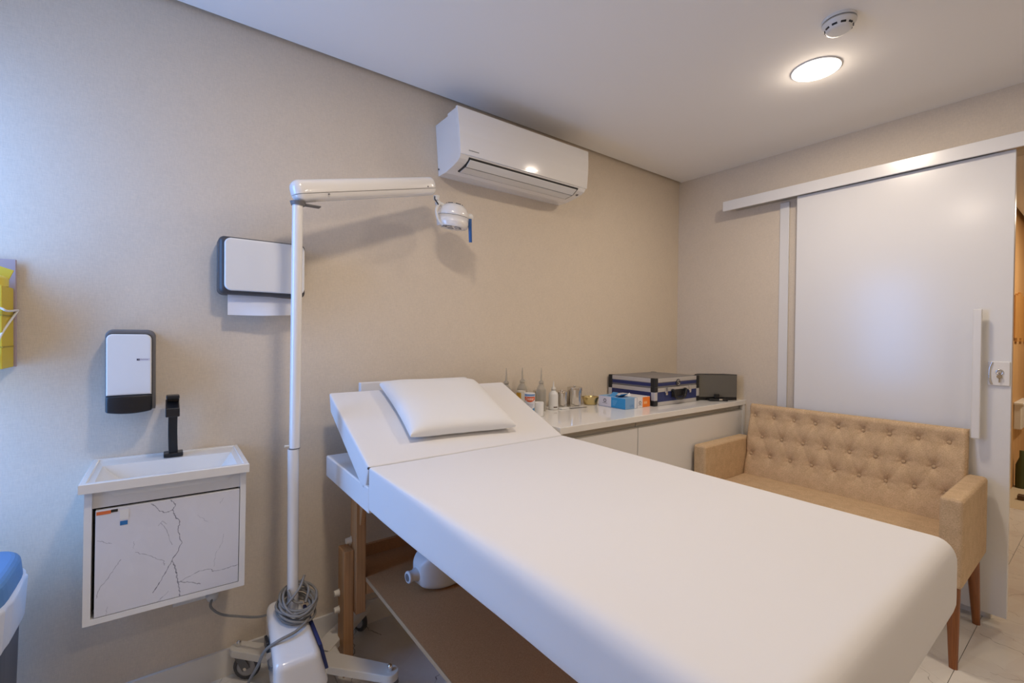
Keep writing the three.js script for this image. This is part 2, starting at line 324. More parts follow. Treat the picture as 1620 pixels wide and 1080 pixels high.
{ // pillow lying on the raised head
  const t = thing('pillow', 'flat white pillow on the raised head of the examination table', 'pillow');
  const PW = 0.455, PL = 0.39, N = 48, g = new THREE.BoxGeometry(1, 1, 1, N, 10, N), p = g.attributes.position, e = (q) => -0.5 * Math.cos((q + 0.5) * Math.PI);
  for (let i = 0; i < p.count; i++) {
    const u = 2 * e(p.getX(i)), w = 2 * e(p.getZ(i)), y = 2 * p.getY(i), a = Math.abs(u), c = Math.abs(w);
    const puff = Math.pow(Math.max(0, (1 - Math.pow(a, 5)) * (1 - Math.pow(c, 5))), 0.42);      // full in the middle, thin at the seam
    const th = 0.0035 + 0.034 * puff, pin = 1 - 0.035 * (1 - a * a) * c ** 6, pin2 = 1 - 0.045 * (1 - c * c) * a ** 6;
    const bulge = 0.010 * (1 - y * y) * puff;
    p.setXYZ(i, u * PW / 2 * pin2, (y > 0 ? y * th * 1.25 : y * th * 0.8) + 0.0022 * (nz(u * 4 + 20, w * 4 + 20) - 0.5) * puff + 0.0 * bulge, w * PL / 2 * pin);
  }
  g.computeVertexNormals();
  const m = part('cushion', g, M.pillow, t);
  t.position.set(-2.144, 0.866 + 0.276 * Math.sin(0.4009) + 0.031 * Math.cos(0.4009), 0.573 - 0.276 * Math.cos(0.4009) + 0.031 * Math.sin(0.4009));
  t.rotation.set(0.4009, 0, 0); t.rotateY(-0.055);
}
{ // plastic jug lying on the shelf
  const t = thing('plastic_jug', 'white plastic jug lying on the shelf under the examination table', 'jug', [-2.337, 0.367, 0.50]);
  const m = phys(lin(0.72, 0.73, 0.74), 0.4, { clearcoat: 0.2 });
  const g = softBox(0.27, 0.155, 0.135, () => 0.026, 18, 16, 16, (v) => { const k = THREE.MathUtils.clamp((-0.02 - v.x) / 0.115, 0, 1); v.z *= 1 - 0.5 * k * k; v.y = v.y * (1 - 0.45 * k * k) - 0.012 * k * k; }).translate(0.115, 0.0775, 0);
  part('body', g, m, t);
  part('neck', lathe([[0.013, 0], [0.019, 0], [0.021, 0.003], [0.021, 0.008], [0.019, 0.01], [0.019, 0.028], [0.024, 0.032], [0.024, 0.05], [0, 0.05]], 32).rotateZ(-Math.PI / 2).translate(-0.056, 0.062, 0.0), m, t);
  part('mouth', cyl(0.0135, 0.0135, 0.002, 0, 0, 0, 24).rotateZ(Math.PI / 2).translate(-0.0555, 0.062, 0), M.midgrey, t);
  t.rotation.y = 0.08;
}

// ------------------------------------------------------------------ sofa
{
  const t = thing('sofa', 'beige tufted two-seat sofa with tapered wooden legs against the sliding door', 'sofa');
  // tufted backrest
  const zA = 0.605, zB = 1.60, y0 = 0.40, y1 = 0.882, NZ = 190, NY = 92, pos = [], idx = [], uv = [];
  const btn = []; for (let i = 0; i < 9; i++) { btn.push([0.639 + i * 0.112, 0.81]); btn.push([0.636 + i * 0.112, 0.577]); if (i < 8) btn.push([0.692 + i * 0.1135, 0.687]); }
  const xf = (y) => -0.205 + 0.075 * (y - 0.43) / 0.45;
  const pit = (z, y) => { let d = 0; for (const b of btn) { const r = Math.hypot(z - b[0], y - b[1]); if (r < 0.12) d += 0.026 * Math.exp(-r / 0.029) * (1 + 0.10 * Math.cos(6 * Math.atan2(y - b[1], z - b[0]) + 9 * b[0] * 7)) + 0.006 * Math.exp(-r * r / 0.0022); } return d; };
  const fold = (z, y) => {                                       // shallow diagonal folds from button to button
    let d = 0; for (const b of btn) { const dz = z - b[0], dy = y - b[1]; if (Math.abs(dy) < 0.115 && Math.abs(dz) < 0.058) { const l = Math.abs(Math.abs(dz) - Math.abs(dy) * 0.48); d = Math.max(d, 0.0018 * Math.exp(-l * l / 0.00005)); } } return (y > 0.835 || y < 0.54) ? 0 : d; };
  for (let j = 0; j <= NY; j++) for (let i = 0; i <= NZ; i++) {
    const a = i / NZ, b = j / NY, z = zA + (zB - zA) * a, y = y0 + (y1 - y0) * b;
    const ez = Math.min(a, 1 - a) * (zB - zA), ey = (1 - b) * (y1 - y0), rr = 0.022;
    const rz = ez < rr ? rr - Math.sqrt(rr * rr - (rr - ez) ** 2) : 0, ry = ey < rr ? rr - Math.sqrt(rr * rr - (rr - ey) ** 2) : 0;
    pos.push(xf(y) - 0.004 + pit(z, y) + fold(z, y) + rz + ry, y, z); uv.push(z, y);
  }
  for (let j = 0; j < NY; j++) for (let i = 0; i < NZ; i++) { const q = j * (NZ + 1) + i; idx.push(q, q + 1, q + NZ + 2, q, q + NZ + 2, q + NZ + 1); }
  const face = new THREE.BufferGeometry(); face.setAttribute('position', new THREE.Float32BufferAttribute(pos, 3)); face.setAttribute('uv', new THREE.Float32BufferAttribute(uv, 2)); face.setIndex(idx); face.computeVertexNormals();
  const s = new THREE.Shape(); s.moveTo(xf(y0) + 0.045, y0); s.lineTo(xf(y1) + 0.036, y1 - 0.004); s.lineTo(-0.088, y1 - 0.002); s.lineTo(-0.10, y0);
  const core = metreUV(new THREE.ExtrudeGeometry(s, { depth: zB - zA - 0.004, bevelEnabled: false }).translate(0, 0, zA + 0.002));
  const back = part('backrest', merge([face, core]), M.sofa, t);
  for (const [z, y] of btn) { const b = part('button', new THREE.SphereGeometry(0.0085, 14, 10).scale(0.55, 1, 1), M.sofa, back); b.position.set(xf(y) - 0.004 + 0.0255, y, z); }
  part('seat', metreUV(softBox(0.50, 0.125, 0.995, () => 0.022, 14, 10, 30, (v) => { v.y += v.y > 0 ? 0.008 * (1 - (v.x / 0.25) ** 2) * (1 - (v.z / 0.5) ** 2) : 0; }).translate(-0.375, 0.3925, 1.0975)), M.sofa, t);
  for (const [za, zb] of [[0.53, 0.604], [1.592, 1.664]]) part('armrest', metreUV(XR(-0.632, -0.105, 0.328, 0.677, za, zb, 0.016, 4)), M.sofa, t);
  part('frame', metreUV(X(-0.60, -0.11, 0.32, 0.336, 0.54, 1.655)), M.sofa, t);
  for (const [x, z, tx, tz] of [[-0.593, 1.637, 0.02, -0.012], [-0.12, 1.637, -0.02, -0.012], [-0.593, 0.557, 0.02, 0.012], [-0.12, 0.557, -0.02, 0.012]]) {
    const g = cyl(0.024, 0.0135, 0.33, 0, 0.165, 0, 24), p = g.attributes.position;
    for (let i = 0; i < p.count; i++) { const k = p.getY(i) / 0.33; p.setX(i, p.getX(i) + x + tx * k * 2); p.setZ(i, p.getZ(i) + z + tz * k); }
    g.computeVertexNormals(); part('leg', g, M.legwood, t);
  }
}

// ------------------------------------------------------------------ sideboard
{
  const unit = (name, label, x0, x1, end) => {
    const t = thing(name, label, 'cabinet');
    part('carcass', [X(x0, x1, 0.08, 0.853, 0.004, 0.49), X(x0 + 0.02, x1 - 0.02, 0, 0.08, 0.03, 0.45)], M.lacquer, t);
    const d = part('door', XR(x0 + 0.002 + (end < 0 ? 0.018 : 0), x1 - 0.002 - (end > 0 ? 0.03 : 0), 0.085, 0.822, 0.495, 0.515, 0.002), M.lacquer, t);
    const a = x0 + 0.002 + (end < 0 ? 0.018 : 0), b = x1 - 0.002 - (end > 0 ? 0.03 : 0);
    part('handle_profile', [X(a, b, 0.823, 0.8265, 0.492, 0.516), X(a, b, 0.8265, 0.852, 0.4905, 0.497), X(a, b, 0.836, 0.8385, 0.497, 0.5)], M.alu, d);
    if (end > 0) part('end_panel', X(x1 - 0.03, x1 - 0.002, 0, 0.854, 0.004, 0.519), M.lacquer, t);
    if (end < 0) part('end_panel', X(x0, x0 + 0.018, 0, 0.854, 0.004, 0.515), M.lacquer, t);
    return t;
  };
  unit('cabinet', 'white cabinet unit nearest the examination table under the glossy worktop', -1.672, -1.121, -1);
  unit('cabinet', 'wide white cabinet unit beside the left arm of the sofa', -1.119, -0.003, 1);
  const w = thing('worktop', 'glossy white worktop on the cabinets along the wall', 'worktop');
  part('slab', XR(-1.676, -0.0005, 0.8545, 0.885, 0.0005, 0.522, 0.002), phys(lin(0.86, 0.84, 0.80), 0.05, { ior: 1.5 }), w);
}
const WT = 0.8852;
{ // flight case
  const t = thing('equipment_case', 'silver and blue hard case with black corners on the worktop', 'case', [-0.5425, WT, 0.19]);
  const w = 0.465, d = 0.35, h = 0.165, alu = mat(lin(0.58, 0.55, 0.52), 0.4, { metalness: 0.35 });
  part('bottom_shell', R(w, 0.105, d, 0.003, 0, 0.0525, 0), M.navy, t);
  part('lid', R(w, 0.058, d, 0.003, 0, 0.136, 0), mat(lin(0.17, 0.16, 0.16), 0.5), t);
  for (const [y, hh] of [[0.012, 0.022], [0.094, 0.024], [0.116, 0.014], [0.1515, 0.024]]) if (y !== 0.116) part('metal_band', R(w + 0.004, hh, d + 0.004, 0.002, 0, y, 0), alu, t);
  part('blue_band', R(w + 0.002, 0.02, d + 0.002, 0.002, 0, 0.1265, 0), M.navy, t);
  part('lid_top', R(w - 0.03, 0.004, d - 0.03, 0.001, 0, 0.164, 0), mat(lin(0.23, 0.215, 0.21), 0.5), t);
  for (const sx of [-1, 1]) for (const sz of [-1, 1]) {
    part('corner_guard', R(0.034, 0.056, 0.034, 0.006, sx * (w / 2 - 0.013), 0.139, sz * (d / 2 - 0.013)), M.black, t);
    part('corner_guard', R(0.034, 0.034, 0.034, 0.006, sx * (w / 2 - 0.013), 0.017, sz * (d / 2 - 0.013)), M.black, t);
    part('corner_strip', R(0.028, 0.05, 0.028, 0.003, sx * (w / 2 - 0.0105), 0.058, sz * (d / 2 - 0.0105)), mat(lin(0.6, 0.58, 0.58), 0.4, { metalness: 0.3 }), t);
    part('corner_guard', R(0.033, 0.032, 0.033, 0.005, sx * (w / 2 - 0.0125), 0.098, sz * (d / 2 - 0.0125)), M.black, t);
  }
  const fz = d / 2 + 0.004;
  part('handle', [tube([[-0.065, 0.085, fz], [-0.066, 0.088, fz + 0.012], [-0.05, 0.05, fz + 0.016], [-0.03, 0.038, fz + 0.018], [0.03, 0.038, fz + 0.018], [0.05, 0.05, fz + 0.016], [0.066, 0.088, fz + 0.012], [0.065, 0.085, fz]], 0.009, 50), R(0.13, 0.045, 0.006, 0.003, 0, 0.068, fz - 0.001)], M.black, t);
  for (const sx of [-1, 1]) { const l = part('latch', [R(0.026, 0.034, 0.008, 0.002, sx * 0.125, 0.092, fz + 0.001), R(0.018, 0.024, 0.012, 0.003, sx * 0.125, 0.074, fz + 0.002)], M.chrome, t); }
  const e = part('emblem', cyl(0.021, 0.021, 0.003, 0, 0, 0, 32).rotateX(Math.PI / 2).translate(0, 0.132, fz), M.darkgrey, t);
  part('emblem_mark', [tube([[0.012, 0.142, fz + 0.002], [0, 0.146, fz + 0.002], [-0.011, 0.139, fz + 0.002], [0, 0.132, fz + 0.002], [0.011, 0.125, fz + 0.002], [0, 0.118, fz + 0.002], [-0.012, 0.122, fz + 0.002]], 0.0022, 30, false, 6)], M.chrome, e);
}
{ // speaker dock turned to the room
  const t = thing('speaker_dock', 'grey-fronted black speaker dock in the corner of the worktop', 'speaker', [-0.194, WT, 0.417], 0); t.rotation.y = -Math.atan2(0.6, 0.8);
  const s = new THREE.Shape(); s.moveTo(-0.14, 0); s.lineTo(0.14, 0); s.lineTo(0.09, -0.075); s.lineTo(-0.09, -0.075); s.closePath();
  part('housing', new THREE.ExtrudeGeometry(s, { depth: 0.168, bevelEnabled: false }).rotateX(-Math.PI / 2).translate(0, 0.003, 0).scale(1, 1, -1), M.black, t);
  t.children[0].geometry = new THREE.ExtrudeGeometry(new THREE.Shape([[-0.14, 0], [0.14, 0], [0.09, 0.075], [-0.09, 0.075]].map((q) => new THREE.Vector2(...q))), { depth: 0.168, bevelEnabled: false }).rotateX(-Math.PI / 2).translate(0, 0.002, 0);
  part('grille', R(0.276, 0.145, 0.006, 0.003, 0, 0.0935, 0.003), mat(lin(0.13, 0.12, 0.10), 0.6), t);
  const c = part('dock_cradle', [R(0.12, 0.016, 0.055, 0.005, 0, 0.008, 0.026), R(0.034, 0.028, 0.012, 0.004, 0, 0.03, 0.02)], M.black, t);
  part('dock_buttons', R(0.022, 0.01, 0.004, 0.002, 0.012, 0.011, 0.054), M.steel, c);
}
function printTex(w, h, f) { return canvasTex(w, h, (c) => f(c, w, h)); }
{ // two glove boxes
  const face = (tex) => mat(0xffffff, 0.45, { map: tex });
  const mark = (c, x, y, s) => { c.strokeStyle = '#6e6a72'; c.lineWidth = s * 0.16; c.strokeRect(x - s * 0.32, y - s * 0.32, s * 0.64, s * 0.64); c.beginPath(); c.arc(x, y, s * 0.42, 0, 7); c.stroke(); c.fillStyle = '#77737c'; c.fillRect(x - s * 0.75, y + s * 0.62, s * 1.5, s * 0.12); };
  const box = (label, x0, x1, z0, z1, colour, front, left, topc) => {
    const t = thing('glove_box', label, 'box', [(x0 + x1) / 2, WT, (z0 + z1) / 2], 0, 'glove boxes on the worktop');
    const w = x1 - x0, d = z1 - z0, h = 0.062;
    part('carton', R(w, h, d, 0.0015, 0, h / 2, 0), mat(topc, 0.5), t);
    part('front_print', new THREE.PlaneGeometry(w - 0.003, h - 0.003).translate(0, h / 2, d / 2 + 0.0004), face(front), t);
    part('side_print', new THREE.PlaneGeometry(d - 0.003, h - 0.003).rotateY(-Math.PI / 2).translate(-w / 2 - 0.0004, h / 2, 0), face(left), t);
    return t;
  };
  const b1 = box('blue and white glove box with torn open top on the worktop', -1.0165, -0.915, 0.146, 0.347, 0, printTex(256, 160, (c, w, h) => {
    c.fillStyle = '#7fa6cf'; c.fillRect(0, 0, w, h); c.fillStyle = '#5f87bd'; c.font = 'bold 60px sans-serif'; c.fillText('UN', 90, 140); c.fillStyle = '#e4e2e6'; c.fillRect(200, 0, 56, h);
  }), printTex(512, 160, (c, w, h) => {
    c.fillStyle = '#dcd9e2'; c.fillRect(0, 0, w, h); c.fillStyle = '#2f95d2'; c.fillRect(w * 0.48, 0, w * 0.52, h); c.fillStyle = '#8cc6ea'; for (let i = 0; i < 4; i++) c.fillRect(w * 0.53, 50 + i * 22, 90 - i * 12, 5); mark(c, w * 0.24, 66, 60);
  }), lin(0.25, 0.45, 0.68));
  part('torn_flap', [R(0.06, 0.002, 0.05, 0.001).rotateX(-0.5).translate(-0.01, 0.07, 0.04), R(0.05, 0.002, 0.04, 0.001).rotateZ(0.6).translate(-0.025, 0.07, -0.01)], mat(lin(0.06, 0.30, 0.62), 0.5), b1);
  part('opening', R(0.055, 0.002, 0.11, 0.001, 0, 0.0622, 0), M.navy, b1);
  const b2 = box('orange and white glove box beside the silver hard case', -0.9135, -0.797, 0.146, 0.349, 0, printTex(256, 160, (c, w, h) => {
    c.fillStyle = '#e2dfe2'; c.fillRect(0, 0, w, h); c.fillStyle = '#ee7d1e'; c.fillRect(w * 0.4, 0, w * 0.6, h); c.fillStyle = '#f6b274'; c.fillRect(w * 0.5, 70, 70, 40); mark(c, w * 0.2, 84, 54);
  }), printTex(128, 64, (c, w, h) => { c.fillStyle = '#e0dde0'; c.fillRect(0, 0, w, h); }), lin(0.72, 0.70, 0.70));
  part('tissue', new THREE.ConeGeometry(0.02, 0.02, 7).scale(1, 1, 0.5).translate(-0.03, 0.07, 0.02), M.white, b2);
}
{ // small things at the bed end of the worktop
  const can = (x, z, r, h, label) => {
    const t = thing('steel_canister', label, 'canister', [x, WT, z], 0, 'steel canisters on the worktop');
    part('body', lathe([[0, 0], [r * 0.96, 0], [r, 0.004], [r, h * 0.8], [r * 1.0, h * 0.8], [0, h * 0.8]], 40), M.steel, t);
    const l = part('lid', lathe([[0, h * 0.80], [r * 1.04, h * 0.80], [r * 1.05, h * 0.805], [r * 1.05, h * 0.965], [r * 1.0, h], [0, h]], 40), M.steel, t);
    part('lid_knob', lathe([[0, h], [0.005, h], [0.008, h + 0.006], [0, h + 0.008]], 20), M.steel, l);
  };
  can(-1.402, 0.052, 0.034, 0.105, 'steel canister behind the white squeeze bottle');
  can(-1.243, 0.066, 0.033, 0.092, 'shorter steel canister in the middle of the row');
  can(-1.158, 0.085, 0.042, 0.113, 'tallest steel canister next to the golden bowl');
  const bottle = (x, z, r, hb, hs, tip, m, label, nozzle) => {
    const t = thing('squeeze_bottle', label, 'bottle', [x, WT, z], 0, 'squeeze bottles on the worktop');
    part('body', lathe([[0, 0], [r * 0.9, 0], [r, 0.006], [r, hb], [r * 0.85, hb + 0.012], [r * 0.42, hs], [r * 0.4, hs + 0.006], [0, hs + 0.006]], 36), m, t);
    part('nozzle', lathe([[0, hs + 0.004], [r * 0.48, hs + 0.004], [r * 0.48, hs + 0.016], [r * 0.2, hs + 0.024], [0.0022, tip], [0, tip]], 24), nozzle, t);
    return t;
  };
  const frost = phys(lin(0.78, 0.76, 0.70), 0.45, { transmission: 0.8, thickness: 0, ior: 1.3 });
  bottle(-1.442, 0.115, 0.027, 0.115, 0.145, 0.235, frost, 'frosted clear squeeze bottle with long nozzle behind the white roll', frost);
  bottle(-1.52, 0.046, 0.03, 0.118, 0.15, 0.235, frost, 'frosted clear squeeze bottle behind the yellow carton', frost);
  bottle(-1.632, 0.05, 0.03, 0.115, 0.148, 0.238, frost, 'frosted clear squeeze bottle half hidden behind the raised headrest', frost);
  const wb = bottle(-1.349, 0.112, 0.027, 0.082, 0.105, 0.158, M.plastic, 'opaque white squeeze bottle with printed label in front of the steel canisters', M.cream);
  part('print', new THREE.CylinderGeometry(0.0273, 0.0273, 0.006, 24, 1, true, 5.6, 0.9).translate(0, 0.016, 0), M.brown, wb);
  const roll = thing('gauze_roll', 'small white upright roll beside the blue and orange tub', 'roll', [-1.556, WT, 0.232]);
  part('roll_body', lathe([[0.007, 0.002], [0.023, 0], [0.0245, 0.003], [0.0245, 0.069], [0.023, 0.072], [0.007, 0.07], [0.007, 0.002]], 36), M.pillow, roll);
  // printed tube
  const tb = thing('cream_tube', 'white and blue tube with an orange oval label on the worktop', 'tube', [-1.601, WT, 0.212]);
  const lab = printTex(512, 512, (c, w, h) => {
    c.fillStyle = '#d9dbe4'; c.fillRect(0, 0, w, h); c.fillStyle = '#6f94bf'; c.fillRect(0, 0, w, 46); c.fillStyle = '#3d87bd'; c.beginPath(); c.moveTo(0, 330); c.quadraticCurveTo(w / 2, 400, w, 320); c.lineTo(w, h); c.lineTo(0, h); c.fill();
    c.fillStyle = '#d5551f'; c.beginPath(); c.moveTo(0, 62); c.lineTo(w, 62); c.lineTo(w, 130); c.quadraticCurveTo(w / 2, 245, 0, 130); c.fill();
    c.fillStyle = '#f3d6c8'; c.font = 'bold 104px sans-serif'; c.textAlign = 'center'; c.fillText('Cremer', w / 2, 150);
    c.fillStyle = '#8d93ae'; for (let i = 0; i < 4; i++) c.fillRect(90, 238 + i * 26, 330 - i * 24, 7);
  });
  part('tub_body', lathe([[0, 0], [0.024, 0], [0.026, 0.004], [0.028, 0.116], [0.027, 0.12], [0, 0.12]], 40), M.plastic, tb);
  part('label', new THREE.CylinderGeometry(0.0284, 0.0266, 0.108, 40, 1, true, -1.75, 2.2).translate(0, 0.062, 0), mat(0xffffff, 0.4, { map: lab, side: THREE.DoubleSide }), tb);
  const yb = thing('medicine_carton', 'narrow yellow carton standing behind the blue and orange tube', 'carton', [-1.592, WT, 0.128]);
  part('carton', R(0.036, 0.118, 0.03, 0.0015, 0, 0.059, 0), mat(lin(0.68, 0.66, 0.60), 0.5), yb);
  part('yellow_edge', R(0.008, 0.11, 0.031, 0.001, -0.0155, 0.058, 0.0012), mat(lin(0.62, 0.34, 0.03), 0.5), yb);
  part('top_flap', R(0.038, 0.006, 0.032, 0.001, 0, 0.119, 0), M.cream, yb);
  const bowl = thing('golden_bowl', 'shallow golden metal bowl beside the tallest canister', 'bowl', [-1.023, WT, 0.085]);
  part('dish', lathe([[0, 0], [0.036, 0], [0.040, 0.004], [0.0515, 0.044], [0.0525, 0.046], [0.0505, 0.046], [0.038, 0.006], [0, 0.005]], 44), M.gold, bowl);
  const clear = phys(0xffffff, 0.02, { transmission: 1, thickness: 0, ior: 1.45 });
  for (const [x, z, hh, lb] of [[-1.045, 0.068, 0.105, 'small clear glass tube standing left in the golden bowl'], [-1.005, 0.078, 0.108, 'small clear glass tube standing right in the golden bowl']]) {
    const g = thing('glass_vial', lb, 'vial', [x, WT + 0.0058, z], 0, 'glass vials in the golden bowl');
    part('glass', lathe([[0, 0], [0.013, 0], [0.014, 0.003], [0.014, hh * 0.6], [0.0065, hh * 0.72], [0.0065, hh], [0.0052, hh], [0.0052, hh * 0.72], [0.0125, hh * 0.6], [0.0125, 0.004], [0, 0.003]], 28), clear, g);
  }
  const dish = thing('small_tray', 'small flat white tray in front of the canisters', 'tray', [-1.288, WT, 0.132]);
  part('tray', R(0.062, 0.008, 0.034, 0.003, 0, 0.004, 0), M.plastic, dish);
  const tw = thing('tweezers', 'thin dark metal tweezers lying in front of the canisters', 'tweezers', [-1.195, WT, 0.155], -0.12);
  for (const s of [-1, 1]) part('arm', R(0.125, 0.002, 0.003, 0.0008, 0, 0.0022, 0).rotateY(s * 0.03).translate(0, 0, s * 0.003), mat(lin(0.2, 0.19, 0.18), 0.3, { metalness: 0.9 }), tw);
}

// ------------------------------------------------------------------ examination lamp on castors
{
  const t = thing('examination_lamp', 'white examination lamp on a pole with castors beside the sink', 'lamp', [-2.718, 0, 0.275]);
  const P = (x, y, z) => [x + 2.718, y, z - 0.275];           // world to lamp
  const lean = 0.006;                                       // the pole stands very slightly out of plumb
  const pole = part('pole', cyl(0.0178, 0.0178, 0.856, 0, 0, 0, 32), M.gloss, t); pole.position.set(0.003, 1.318, 0); pole.rotation.z = -lean * 1.2;
  part('pole_seam', cyl(0.0182, 0.0182, 0.003, 0, -0.4275, 0, 32), M.midgrey, pole);
  const lower = part('lower_pole', cyl(0.0183, 0.0183, 0.70, 0, 0, 0, 32), M.gloss, t); lower.position.set(-0.004, 0.538, 0); lower.rotation.z = 0.002;
  part('clamp_screw', [cyl(0.004, 0.004, 0.014, 0, 0, 0, 12).rotateZ(Math.PI / 2).translate(-0.025, 0.90, 0)], M.cream, t);
  // arm
  const a = new THREE.Vector3(-2.728, 1.788, 0.278), b = new THREE.Vector3(-2.135, 1.955, 0.172), dir = b.clone().sub(a), L = dir.length(); dir.normalize();
  const side = new THREE.Vector3().crossVectors(dir, new THREE.Vector3(0, 1, 0)).normalize(), up = new THREE.Vector3().crossVectors(side, dir);
  const arm = new THREE.Group(); arm.name = 'arm'; t.add(arm);
  arm.matrixAutoUpdate = true; arm.quaternion.setFromRotationMatrix(new THREE.Matrix4().makeBasis(dir, up, side)); arm.position.set(...P((a.x + b.x) / 2, (a.y + b.y) / 2, (a.z + b.z) / 2));
  const LL = L + 0.012, tp = (v) => { const k = (v.x / LL + 0.5); v.z *= 1 - 0.1 * k; };
  const armG = (h, y) => softBox(LL, h, 0.066, () => Math.min(0.03, h / 2 - 0.001), 60, 12, 14, (v) => { v.y += y; tp(v); });
  part('arm_cover', (() => { const g = armG(0.079, 0), p = g.attributes.position; for (let i = 0; i < p.count; i++) if (p.getY(i) < -0.0125) p.setY(i, -0.0125); g.computeVertexNormals(); return g; })(), M.gloss, arm);
  part('arm_base', (() => { const g = armG(0.079, 0), p = g.attributes.position; for (let i = 0; i < p.count; i++) if (p.getY(i) > -0.0145) p.setY(i, -0.0145); g.computeVertexNormals(); return g; })(), M.gloss, arm);
  part('arm_core', B(LL - 0.05, 0.01, 0.045, 0, -0.0135, 0), M.midgrey, arm);
  part('screw', [cyl(0.003, 0.003, 0.003, 0, 0, 0, 12).rotateX(Math.PI / 2).translate(-0.20, -0.02, 0.033), cyl(0.003, 0.003, 0.003, 0, 0, 0, 12).rotateX(Math.PI / 2).translate(0.26, -0.006, 0.030)], M.midgrey, arm);
  part('pole_collar', [cyl(0.026, 0.022, 0.012, 0.007, 1.749, 0, 32), R(0.075, 0.004, 0.03, 0.001, 0.045, 1.751, -0.006)], M.midgrey, t);
  // joint and head
  const hc = P(-2.040, 1.832, 0.188);
  part('swivel', [cyl(0.014, 0.012, 0.02, 0, 0, 0, 20).translate(...P(-2.118, 1.905, 0.174)), new THREE.SphereGeometry(0.0135, 20, 14).translate(...P(-2.112, 1.882, 0.178))], M.plastic, t);
  part('joint_cable', tube([P(-2.135, 1.905, 0.19), P(-2.136, 1.893, 0.193), P(-2.128, 1.882, 0.195), P(-2.118, 1.872, 0.192)], 0.0028, 20), M.black, t);
  part('head_link', tube([P(-2.112, 1.882, 0.18), P(-2.092, 1.876, 0.182), P(-2.06, 1.862, 0.186)], 0.0105, 16), M.plastic, t);
  part('yoke', tube([P(-2.108, 1.880, 0.185), P(-2.126, 1.855, 0.192), P(-2.128, 1.83, 0.196), P(-2.118, 1.80, 0.2), P(-2.10, 1.783, 0.203)], 0.0065, 30), M.plastic, t);
  const head = new THREE.Group(); head.name = 'lamp_head'; head.position.set(...hc); head.rotation.set(0.12, 0, -0.06); head.scale.set(1.12, 1.04, 1.1); t.add(head);
  part('dome', lathe([[0.0, 0.056], [0.022, 0.055], [0.04, 0.048], [0.054, 0.034], [0.062, 0.014], [0.064, 0.0], [0.06, 0.0], [0, 0.0]], 44), M.gloss, head);
  part('seam', cyl(0.0628, 0.0628, 0.003, 0, -0.001, 0, 44), M.midgrey, head);
  part('shell', lathe([[0, -0.002], [0.0645, -0.002], [0.0655, -0.03], [0.062, -0.046], [0.056, -0.049], [0.05, -0.046], [0, -0.046]], 44), M.gloss, head);
  for (let k = 0; k < 6; k++) { const an = k / 6 * 6.283 + 0.55, s = part('vent', R(0.022, 0.003, 0.004, 0.001), M.darkgrey, head); s.position.set(Math.cos(an) * 0.031, 0.0525, Math.sin(an) * 0.031); s.rotation.y = -an + Math.PI / 2; }
  for (let k = 0; k < 5; k++) { const an = k / 5 * 6.283, s = part('lens', cyl(0.011, 0.0105, 0.004, 0, 0, 0, 20), phys(lin(0.7, 0.7, 0.68), 0.1, { clearcoat: 1 }), head); s.position.set(Math.cos(an) * 0.03, -0.047, Math.sin(an) * 0.03); part('lens_rim', new THREE.TorusGeometry(0.011, 0.0015, 8, 24).rotateX(Math.PI / 2), M.midgrey, s); }
  part('handle_hub', [new THREE.SphereGeometry(0.0155, 24, 16).scale(1, 1.05, 0.9).translate(...P(-1.966, 1.836, 0.214))], M.plastic, t);
  const rodA = new THREE.Vector3(...P(-1.971, 1.826, 0.219)), rodB = new THREE.Vector3(...P(-1.962, 1.722, 0.212)), rd = rodB.clone().sub(rodA);
  const rod = part('handle_rod', [cyl(0.0085, 0.0075, rd.length(), 0, 0, 0, 20)], M.blueRod, t); rod.position.copy(rodA.clone().add(rodB).multiplyScalar(0.5)); rod.quaternion.setFromUnitVectors(new THREE.Vector3(0, 1, 0), rd.clone().normalize().negate());
  // base: crossing arms, castors and the sloping housing
  const ctr = [-2.65, 0.275], tips = [[-2.862, 0.052], [-2.455, 0.505], [-2.395, 0.062], [-2.90, 0.47]];
  tips.forEach(([x, z], i) => {
    const dx = x - ctr[0], dz = z - ctr[1], l = Math.hypot(dx, dz), s = new THREE.Shape(), w0 = 0.036, w1 = 0.026;
    s.moveTo(0, -w0); s.lineTo(l, -w1); s.absarc(l, 0, w1, -Math.PI / 2, Math.PI / 2, false); s.lineTo(0, w0);
    const g = new THREE.ExtrudeGeometry(s, { depth: 0.022, bevelEnabled: true, bevelThickness: 0.003, bevelSize: 0.003, bevelSegments: 2 }).rotateX(Math.PI / 2);
    const m = part('base_arm', g, M.cream, t); m.position.set(...P(ctr[0], 0.122, ctr[1])); m.rotation.y = -Math.atan2(dz, dx);
    const c = new THREE.Group(); c.name = 'castor'; c.position.set(...P(x, 0, z)); c.rotation.y = [-0.55, 0.9, 1.9, 0.4][i]; t.add(c);
    const ox = 0.03;
    part('tyre', new THREE.TorusGeometry(0.0385, 0.0095, 14, 44).scale(1, 1, 1.15).translate(ox, 0.048, 0), M.rubber, c);
    part('wheel', lathe([[0, -0.009], [0.012, -0.011], [0.026, -0.008], [0.036, -0.009], [0.036, 0.009], [0.026, 0.008], [0.012, 0.011], [0, 0.009]], 40).rotateX(Math.PI / 2).translate(ox, 0.048, 0), mat(lin(0.42, 0.42, 0.43), 0.5), c);
    part('fork', [R(0.03, 0.07, 0.004, 0.0015).rotateZ(0.5).translate(ox * 0.6, 0.075, 0.0165), R(0.03, 0.06, 0.004, 0.0015).rotateZ(0.5).translate(ox * 0.6, 0.075, -0.0165), R(0.04, 0.006, 0.037, 0.002, 0, 0.098, 0)], M.midgrey, c);
    part('axle', cyl(0.006, 0.006, 0.04, 0, 0, 0, 14).rotateX(Math.PI / 2).translate(ox, 0.048, 0), M.steel, c);
